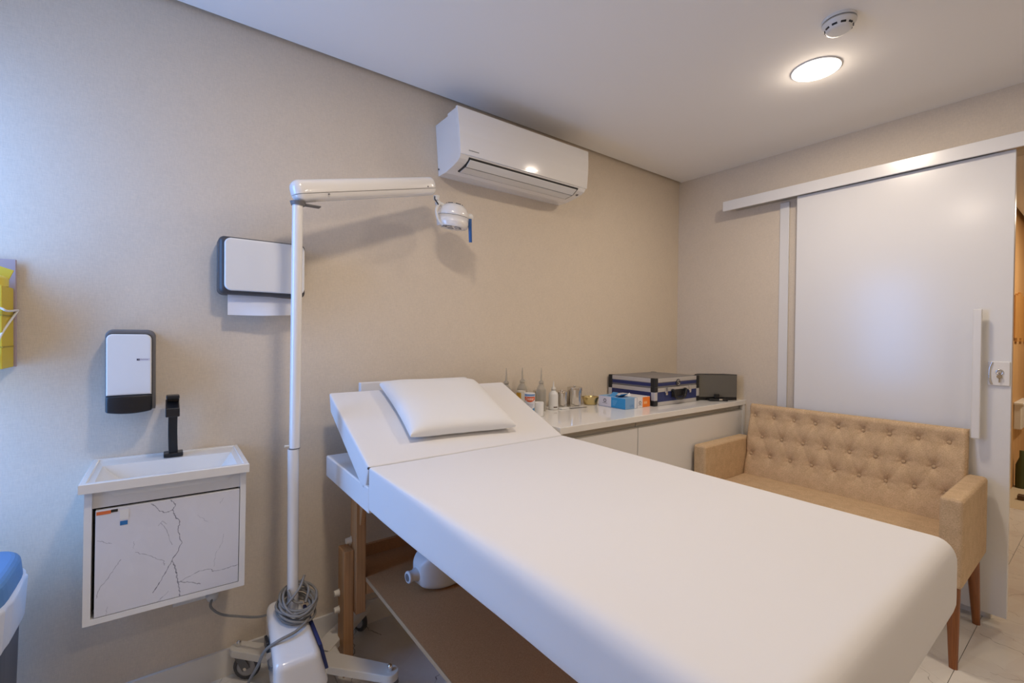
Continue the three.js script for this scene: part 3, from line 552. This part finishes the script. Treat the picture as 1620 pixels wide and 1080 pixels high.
    part('bolt', [cyl(0.009, 0.009, 0.012, 0, 0.130, 0, 8), new THREE.SphereGeometry(0.0085, 16, 10).translate(0, 0.138, 0)], M.chrome, c);
  });
  part('base_plate', [R(0.17, 0.022, 0.17, 0.008).translate(...P(ctr[0], 0.11, ctr[1]))], M.cream, t);
  // housing: profile in z/y, rounded
  const hs = softBox(0.152, 0.2, 0.285, () => 0.028, 18, 18, 20, (v) => {
    const u = v.z / 0.285 + 0.5, hy = v.y / 0.2 + 0.5;          // u 0 at the wall, 1 to the room
    v.y = -0.1 + hy * (0.2 - 0.072 * Math.pow(u, 1.2)); const in_ = hy * (v.x > 0 ? 0.40 : 0.02); v.x *= (1 + 0.14 * u - 0.12 * (1 - u)) * (1 - in_);
  });
  part('housing', hs.translate(...P(-2.729, 0.236, 0.335)), M.gloss, t);
  { const g = softBox(0.012, 0.13, 0.19, () => 0.003, 6, 12, 12, (v) => { const u = (v.z + 0.01) / 0.285 + 0.5, hy = THREE.MathUtils.clamp((v.y + 0.02) / 0.2 + 0.5, 0, 1); const y = -0.1 + hy * (0.2 - 0.072 * Math.pow(u, 1.2)); v.x += 0.076 * (1 + 0.14 * u - 0.12 * (1 - u)) * (1 - 0.40 * hy) + 0.006; v.y = y; v.z += 0.01; });
    part('side_panel', g.translate(...P(-2.729, 0.236, 0.335)), M.navy, t); }
  part('socket', [R(0.01, 0.035, 0.05, 0.003).translate(...P(-2.808, 0.25, 0.31))], M.black, t);
  // cord: from the wall outlet to the coil round the foot of the pole, and down over the castor
  part('power_cord', [tube([[-2.945, 0.318, 0.03], [-2.95, 0.30, 0.045], [-2.925, 0.272, 0.06], [-2.87, 0.262, 0.1], [-2.80, 0.283, 0.19], [-2.755, 0.345, 0.27]].map((q) => P(...q)), 0.0042, 60)], M.cord, t);
  const loops = []; let q = 77; const r = () => { q = (q * 1664525 + 1013904223) >>> 0; return q / 4294967296; };
  for (let k = 0; k < 9; k++) {
    const pts = [], cx = -2.712 + (r() - 0.5) * 0.014, cz = 0.298 + (r() - 0.5) * 0.02, ra = 0.036 + r() * 0.03, rb = 0.034 + r() * 0.028, y = 0.345 + k * 0.0055, ta = (r() - 0.5) * 0.5, tb = (r() - 0.5) * 0.4;
    for (let i = 0; i < 12; i++) { const an = i / 12 * 6.283; pts.push(P(cx + Math.cos(an) * ra, Math.max(0.338 - 0.33 * Math.max(0, cz + Math.sin(an) * rb - 0.24), y - 0.022 + Math.cos(an) * ra * ta + Math.sin(an) * rb * (tb - 0.35) + 0.004 * r()), cz + Math.sin(an) * rb)); }
    loops.push(tube(pts, 0.0042, 70, true));
  }
  part('cord_coil', loops, M.cord, t);
  part('cord_tie', [tube([P(-2.752, 0.36, 0.315), P(-2.735, 0.385, 0.325), P(-2.705, 0.41, 0.31), P(-2.685, 0.432, 0.28)], 0.0045, 30), tube([P(-2.74, 0.40, 0.29), P(-2.725, 0.37, 0.322), P(-2.70, 0.36, 0.325)], 0.0045, 24), tube([P(-2.69, 0.41, 0.26), P(-2.672, 0.385, 0.285), P(-2.69, 0.355, 0.322)], 0.0045, 24)], M.cord, t);
  part('trailing_cord', [tube([P(-2.675, 0.328, 0.30), P(-2.685, 0.318, 0.35), P(-2.73, 0.306, 0.385), P(-2.79, 0.298, 0.395), P(-2.822, 0.26, 0.36), P(-2.838, 0.20, 0.33), P(-2.855, 0.12, 0.27), P(-2.87, 0.03, 0.22), P(-2.88, 0.006, 0.24)], 0.0048, 70)], M.cord, t);
}

// ------------------------------------------------------------------ wash corner
const TILT = -0.012;
{
  const t = thing('sink_cabinet', 'small wall-hung white sink cabinet with a marbled door', 'cabinet', [-3.067, 0.665, 0]); t.rotation.z = TILT;
  const w = 0.392, y0 = -0.198, y1 = 0.178, d = 0.298, th = 0.0165;
  part('carcass', [X(-w / 2, -w / 2 + th, y0, y1, 0.003, d), X(w / 2 - th, w / 2, y0, y1, 0.003, d), X(-w / 2 + th, w / 2 - th, y0, y0 + th, 0.003, d), X(-w / 2 + th, w / 2 - th, y1 - 0.05, y1, 0.25, d - 0.006), X(-w / 2 + th, w / 2 - th, y0 + th, y1, 0.003, 0.012)], M.white, t);
  const tex = canvasTex(1024, 840, (c, W, Hh) => {
    c.fillStyle = '#dcdce2'; c.fillRect(0, 0, W, Hh);
    let q = 5; const r = () => { q = (q * 1664525 + 1013904223) >>> 0; return q / 4294967296; };
    for (let k = 0; k < 40; k++) { c.globalAlpha = 0.05; c.fillStyle = r() < 0.5 ? '#f4f4f8' : '#bfc0ca'; c.beginPath(); c.ellipse(r() * W, r() * Hh, 60 + r() * 160, 20 + r() * 60, r() * 3, 0, 7); c.fill(); }
    // veins follow the pattern on the door (u, v in percent)
    const V = (pts, lw, al) => { c.strokeStyle = '#5d5e6b'; let [x, y] = pts[0]; for (let i = 1; i < pts.length; i++) { const [a, b] = pts[i], n = 7; const x0 = x, y0_ = y; for (let s = 1; s <= n; s++) { const nx = x0 + (a - x0) * s / n + (s < n ? (r() - 0.5) * 1.1 : 0), ny = y0_ + (b - y0_) * s / n + (s < n ? (r() - 0.5) * 1.1 : 0); c.globalAlpha = al * (0.55 + 0.45 * r()); c.lineWidth = lw * (0.6 + 0.8 * r()); c.beginPath(); c.moveTo(x / 100 * W, y / 100 * Hh); c.lineTo(nx / 100 * W, ny / 100 * Hh); c.stroke(); x = nx; y = ny; } } };
    V([[48, 0], [52, 5], [50, 11], [52, 18], [55, 24], [54, 34], [57, 46], [50, 62], [45, 74], [37, 90]], 6, 0.8);
    V([[35, 1], [38, 4], [41, 10], [46, 12], [50, 11]], 6, 0.65); V([[50, 62], [53, 72], [54.5, 86], [56, 100]], 8, 0.75);
    V([[54.5, 85], [62, 88], [71, 93]], 6, 0.7); V([[56, 85], [70, 79], [79, 80], [80, 83], [90, 83], [100, 82]], 5, 0.55);
    V([[42, 22], [46, 30], [50, 46]], 4, 0.45); V([[40, 24], [43, 20], [46, 24]], 4, 0.4); V([[25, 46], [36, 53], [44, 60], [45, 65]], 4, 0.5);
    V([[1, 28], [6, 31], [10, 33]], 4, 0.55); V([[16, 50], [11, 60], [3, 73], [1, 82]], 4, 0.5); V([[8, 92], [7, 100]], 3, 0.4); V([[44, 96], [40, 104]], 4, 0.35); V([[48, 92], [36, 104]], 4, 0.3);
    V([[68, 20], [76, 30]], 3, 0.25); V([[88, 6], [85, 12]], 3, 0.35); V([[88, 45], [87, 55], [82, 66], [81, 78]], 3, 0.3); V([[24, 35], [24, 42]], 3, 0.4);
    c.globalAlpha = 1;
  });
  const dx0 = -w / 2 + th + 0.0075, dx1 = w / 2 - th - 0.0015, dy0 = y0 + th + 0.0015, dy1 = y1 - 0.056;
  const dm = mat(0xffffff, 0.3, { map: tex });
  const door = part('door', XR(dx0, dx1, dy0, dy1, d - 0.018, d - 0.001, 0.0012), M.white, t);
  part('marbled_face', new THREE.PlaneGeometry(dx1 - dx0 - 0.002, dy1 - dy0 - 0.002).translate((dx0 + dx1) / 2, (dy0 + dy1) / 2, d - 0.0006), dm, door);
  part('interior', X(-w / 2 + th, w / 2 - th, y0 + th, y1 - 0.06, 0.012, 0.24), M.black, t);
  const tag = part('orange_tag', X(dx0 + 0.002, dx0 + 0.033, dy1 - 0.013, dy1 - 0.004, d - 0.0006, d + 0.0004), mat(lin(0.72, 0.16, 0.04), 0.5), door);
  part('black_tag', X(dx0 + 0.033, dx0 + 0.048, dy1 - 0.0105, dy1 - 0.003, d - 0.0006, d + 0.0004), M.black, door);
  part('white_sticker', X(dx0 + 0.052, dx0 + 0.072, dy1 - 0.036, dy1 - 0.008, d - 0.0006, d + 0.0003), M.plastic, door);
  part('blue_sticker', X(dx0 + 0.053, dx0 + 0.070, dy1 - 0.052, dy1 - 0.040, d - 0.0006, d + 0.0003), mat(lin(0.02, 0.16, 0.42), 0.5), door);
}
{ // basin: rim, sloping sides, flat floor
  const t = thing('wash_basin', 'white rectangular wash basin on the sink cabinet', 'basin', [-3.067, 0.845, 0.001]); t.rotation.z = TILT;
  const W = 0.408, D = 0.322, h = 0.027, o = 0.02, g = [];
  const ring = (x0, x1, z0, z1, y) => [[x0, y, z0], [x1, y, z0], [x1, y, z1], [x0, y, z1]];
  const rings = [ring(-W / 2, W / 2, 0, D, -0.0), ring(-W / 2, W / 2, 0, D, h - 0.002), ring(-W / 2 + 0.002, W / 2 - 0.002, 0.002, D - 0.002, h), ring(-W / 2 + 0.014, W / 2 - 0.014, 0.012, D - 0.012, h), ring(-W / 2 + 0.016, W / 2 - 0.016, 0.014, D - 0.014, h - 0.004),
    ring(-W / 2 + 0.03, W / 2 - 0.03, 0.085, D - 0.022, h - 0.007), ring(-W / 2 + 0.075, W / 2 - 0.06, 0.098, D - 0.03, h - 0.052), ring(-0.01, 0.01, 0.17, 0.19, h - 0.056)];
  const pos = []; const quad = (a, b, c, d) => pos.push(...a, ...b, ...c, ...a, ...c, ...d);
  for (let k = 0; k < rings.length - 1; k++) for (let i = 0; i < 4; i++) quad(rings[k][i], rings[k + 1][i], rings[k + 1][(i + 1) % 4], rings[k][(i + 1) % 4]);
  quad(...rings[7].slice().reverse());
  const bg = new THREE.BufferGeometry(); bg.setAttribute('position', new THREE.Float32BufferAttribute(pos, 3)); bg.setAttribute('uv', new THREE.Float32BufferAttribute(new Float32Array(pos.length / 3 * 2), 2)); bg.computeVertexNormals();
  part('bowl', bg, phys(lin(0.80, 0.78, 0.73), 0.22, { clearcoat: 0.6, clearcoatRoughness: 0.1, side: THREE.DoubleSide }), t);
  part('drain', cyl(0.018, 0.018, 0.004, 0, h - 0.054, 0.18, 28), M.chrome, t);
}
{
  const t = thing('faucet', 'tall square matt black faucet on the wash basin', 'faucet', [-3.06, 0.868, 0.052]);
  part('foot', R(0.054, 0.012, 0.05, 0.002, 0, 0.006, 0), M.black, t);
  const g = softBox(0.026, 0.165, 0.026, () => 0.003, 8, 16, 8, (v) => { const k = (v.y / 0.165 + 0.5); v.x += 0.004 * k * (1 - k) * -2; v.z += 0.012 * k * k; }).translate(0, 0.09, 0);
  part('column', g, M.black, t);
  const sp = part('spout', R(0.038, 0.03, 0.115, 0.003), M.black, t); sp.position.set(-0.003, 0.172, 0.055); sp.rotation.x = 0.16;
  const lv = part('lever', R(0.036, 0.012, 0.085, 0.003), M.black, t); lv.position.set(-0.002, 0.207, 0.035); lv.rotation.x = -0.06;
  part('lever_neck', R(0.034, 0.022, 0.034, 0.003, -0.001, 0.193, 0.012), M.black, t);
}
{ // soap dispenser
  const t = thing('soap_dispenser', 'white and black wall soap dispenser above the faucet', 'dispenser', [-3.172, 1.166, 0]);
  const shape = (w, h, r) => { const s = new THREE.Shape(); s.moveTo(-w / 2, -h / 2); s.lineTo(w / 2, -h / 2); s.lineTo(w / 2, h / 2 - r); s.absarc(w / 2 - r, h / 2 - r, r, 0, Math.PI / 2); s.lineTo(-w / 2 + r, h / 2); s.absarc(-w / 2 + r, h / 2 - r, r, Math.PI / 2, Math.PI); return s; };
  const ex = (s, d, b) => new THREE.ExtrudeGeometry(s, { depth: d - b, bevelEnabled: true, bevelThickness: b, bevelSize: b, bevelOffset: -b, bevelSegments: 3, curveSegments: 12 });
  part('case', ex(shape(0.126, 0.262, 0.022), 0.088, 0.006).translate(0, 0.004, 0.001), M.midgrey, t);
  const f = part('front_cover', ex(shape(0.113, 0.196, 0.017), 0.016, 0.004).translate(-0.003, 0.022, 0.09), M.plastic, t);
  part('cover_gap', ex(shape(0.117, 0.20, 0.019), 0.006, 0.001).translate(-0.003, 0.022, 0.088), M.black, t);
  const pb = new THREE.CylinderGeometry(0.12, 0.12, 0.116, 40, 1, false, -0.5, 1.0).rotateZ(Math.PI / 2);
  part('push_bar', [softBox(0.117, 0.052, 0.1, () => 0.006, 20, 8, 8, (v) => { if (v.z > 0) v.z += 0.010 * (1 - (v.x / 0.0585) ** 2); if (v.y < 0) v.y -= 0.006 * (1 - (v.x / 0.0585) ** 2); }).translate(-0.003, -0.103, 0.058)], M.black, t);
  const logo = canvasTex(256, 64, (c, w, h) => { c.fillStyle = '#cfccd2'; c.fillRect(0, 0, w, h); c.fillStyle = '#2c2a38'; c.fillRect(6, 8, 60, 48); c.fillStyle = '#cfccd2'; c.fillRect(34, 28, 26, 8); c.fillStyle = '#55525e'; c.font = 'italic bold 34px sans-serif'; c.fillText('Premisse', 74, 40); });
  part('logo', new THREE.PlaneGeometry(0.034, 0.0075).translate(0.032, 0.038, 0.1065), mat(0xffffff, 0.4, { map: logo }), f);
}
{ // paper towel dispenser
  const t = thing('towel_dispenser', 'white and dark grey paper towel dispenser behind the lamp pole', 'dispenser', [-2.789, 1.537, 0]);
  part('case', R(0.288, 0.208, 0.10, 0.02, 0, 0, 0.051, 5), M.darkgrey, t);
  { const s = new THREE.Shape(), w = 0.266, h = 0.188, r = 0.022; s.moveTo(-w / 2 + r, -h / 2); s.lineTo(w / 2 - r, -h / 2); s.absarc(w / 2 - r, -h / 2 + r, r, -Math.PI / 2, 0); s.lineTo(w / 2, h / 2 - r); s.absarc(w / 2 - r, h / 2 - r, r, 0, Math.PI / 2); s.lineTo(-w / 2 + r, h / 2); s.absarc(-w / 2 + r, h / 2 - r, r, Math.PI / 2, Math.PI); s.lineTo(-w / 2, -h / 2 + r); s.absarc(-w / 2 + r, -h / 2 + r, r, Math.PI, Math.PI * 1.5);
    part('front_cover', new THREE.ExtrudeGeometry(s, { depth: 0.016, bevelEnabled: true, bevelThickness: 0.005, bevelSize: 0.005, bevelOffset: -0.005, bevelSegments: 3, curveSegments: 10 }).translate(0.006, 0.003, 0.088), M.plastic, t); }
  part('side_window', R(0.004, 0.09, 0.008, 0.0015, -0.1435, 0.02, 0.06), M.midgrey, t);
  const g = new THREE.PlaneGeometry(0.226, 0.075, 40, 16), p = g.attributes.position;
  for (let i = 0; i < p.count; i++) { const x = p.getX(i), y = p.getY(i) - 0.0375; p.setZ(i, 0.006 * Math.sin((x + 0.02) * 26) * (-y / 0.075) + 0.01 * Math.max(0, -y / 0.075) * Math.cos(x * 9)); p.setY(i, p.getY(i) * (1 - 0.18 * Math.max(0, x / 0.113))); }
  g.computeVertexNormals();
  part('paper_towel', g.translate(-0.0, -0.140, 0.062), mat(lin(0.78, 0.79, 0.82), 0.9, { side: THREE.DoubleSide }), t);
}
{ // wall plate and outlet below the sink
  const t = thing('wall_plate', 'white plate on the wall under the sink cabinet', 'plate', [-3.012, 0.345, 0.0]);
  part('plate', R(0.098, 0.06, 0.008, 0.003, 0, 0, 0.0045), M.plastic, t);
  const o = thing('wall_outlet', 'round white outlet with a grey cord plugged in under the sink', 'outlet', [-2.943, 0.322, 0]);
  part('plug', lathe([[0, 0], [0.02, 0], [0.021, 0.004], [0.018, 0.026], [0.008, 0.034], [0, 0.034]], 28).rotateX(Math.PI / 2), M.plastic, o);
}
{ // sharps container in a wire holder at the edge of the view
  const t = thing('sharps_container', 'yellow cardboard sharps container hanging on the left wall edge', 'container', [-3.524, 1.185, 0.012]);
  const y = mat(lin(0.70, 0.52, 0.04), 0.55);
  part('carton', XR(-0.09, 0.078, 0, 0.235, 0.012, 0.13, 0.002), y, t);
  part('print_band', [X(-0.091, 0.079, 0.06, 0.064, 0.0115, 0.1305), X(-0.091, 0.079, 0.15, 0.153, 0.0115, 0.1305)], mat(lin(0.45, 0.32, 0.03), 0.55), t);
  part('lid', [cyl(0.05, 0.05, 0.02, 0, 0, 0, 32).translate(0.03, 0.245, 0.075), new THREE.SphereGeometry(0.05, 28, 14).scale(1, 0.35, 1).translate(0.03, 0.255, 0.075)], mat(lin(0.78, 0.63, 0.08), 0.45), t);
  part('carry_flap', [R(0.03, 0.06, 0.003, 0.001).rotateZ(-0.35).translate(0.062, 0.262, 0.05)], y, t);
  part('backing_board', XR(-0.10, 0.083, -0.0, 0.322, 0.0, 0.01, 0.002), mat(lin(0.42, 0.33, 0.34), 0.7), t);
  const w = thing('wire_holder', 'white wire bracket around the yellow sharps container', 'bracket', [-3.524, 1.185, 0.012]);
  part('wire', [tube([[0.086, 0.17, 0.006], [0.085, 0.165, 0.14], [0.078, 0.17, 0.14], [-0.1, 0.17, 0.14]], 0.003, 60), tube([[0.086, 0.17, 0.006], [0.075, 0.09, 0.136], [0.055, 0.02, 0.136], [-0.05, 0.015, 0.136]], 0.003, 50)], M.white, w);
}
{ // waste bin
  const t = thing('waste_bin', 'waste bin with blue lid and white bag left of the sink', 'bin', [-3.560, 0, 0.265]);
  const sh = (w, d, r, y0, y1, k0, k1) => { const s = new THREE.Shape(), n = 48, pts = []; for (let i = 0; i < n; i++) { const a = i / n * 6.283, e = (c) => Math.sign(c) * Math.pow(Math.abs(c), 0.5); pts.push(new THREE.Vector2(e(Math.cos(a)) * w / 2, e(Math.sin(a)) * d / 2)); } s.setFromPoints(pts); const g = new THREE.ExtrudeGeometry(s, { depth: y1 - y0, bevelEnabled: true, bevelThickness: r, bevelSize: r, bevelOffset: -r, bevelSegments: 4 }).rotateX(-Math.PI / 2).translate(0, y0, 0), p = g.attributes.position; for (let i = 0; i < p.count; i++) { const k = THREE.MathUtils.clamp((p.getY(i) - y0) / (y1 - y0), 0, 1), f = k0 + (k1 - k0) * k; p.setX(i, p.getX(i) * f); p.setZ(i, p.getZ(i) * f); } g.computeVertexNormals(); return g; };
  part('body', sh(0.315, 0.34, 0.006, 0.006, 0.55, 0.9, 1), mat(lin(0.10, 0.115, 0.15), 0.5), t);
  const bag = sh(0.34, 0.37, 0.01, 0.50, 0.60, 0.96, 1); { const p = bag.attributes.position; for (let i = 0; i < p.count; i++) { const a = Math.atan2(p.getZ(i), p.getX(i)), k = 1 + 0.018 * Math.sin(a * 23) * (nz(a * 6 + 20, p.getY(i) * 30)) + (p.getY(i) < 0.53 ? 0.015 * Math.sin(a * 11) : 0); p.setX(i, p.getX(i) * k); p.setZ(i, p.getZ(i) * k); } bag.computeVertexNormals(); }
  part('bag', bag, mat(lin(0.72, 0.74, 0.78), 0.6), t);
  part('lid', sh(0.325, 0.36, 0.02, 0.605, 0.645, 1, 0.98), mat(lin(0.10, 0.22, 0.40), 0.45), t);
}

// ------------------------------------------------------------------ things in the corridor
{
  const p = thing('wood_panel', 'honey-coloured wooden plank panel on the corridor wall', 'panel', [3.3, 1.27, HALLZ]);
  for (let k = 0; k < 8; k++) part('plank', XR(-0.6 + k * 0.15, -0.455 + k * 0.15, 0.05 - 0.03 * (k % 2), 0.42 + 0.02 * (k % 3), 0.001, 0.018, 0.002), M.plank, p);
  const c = thing('paper_holder', 'cream box mounted low on the corridor wall', 'box', [2.98, 0.52, HALLZ]);
  part('box', XR(-0.10, 0.45, 0, 0.22, 0.001, 0.05, 0.008), M.cream, c);
  part('box_top', XR(-0.11, 0.46, 0.215, 0.235, 0.001, 0.06, 0.004), M.cream, c);
  const b = thing('green_bottle', 'dark green bottle on the corridor floor by the wall', 'bottle', [2.95, 0, HALLZ + 0.05]);
  part('glass', lathe([[0, 0], [0.035, 0], [0.038, 0.01], [0.038, 0.2], [0.015, 0.27], [0.015, 0.33], [0, 0.33]], 28), mat(lin(0.06, 0.07, 0.02), 0.3), b);
  const d = thing('door_stop', 'small brown block on the corridor floor', 'block', [2.5, 0, 1.54]);
  part('block', R(0.07, 0.04, 0.04, 0.006, 0, 0.02, 0), M.brown, d);
}

renderer.render(scene, camera);
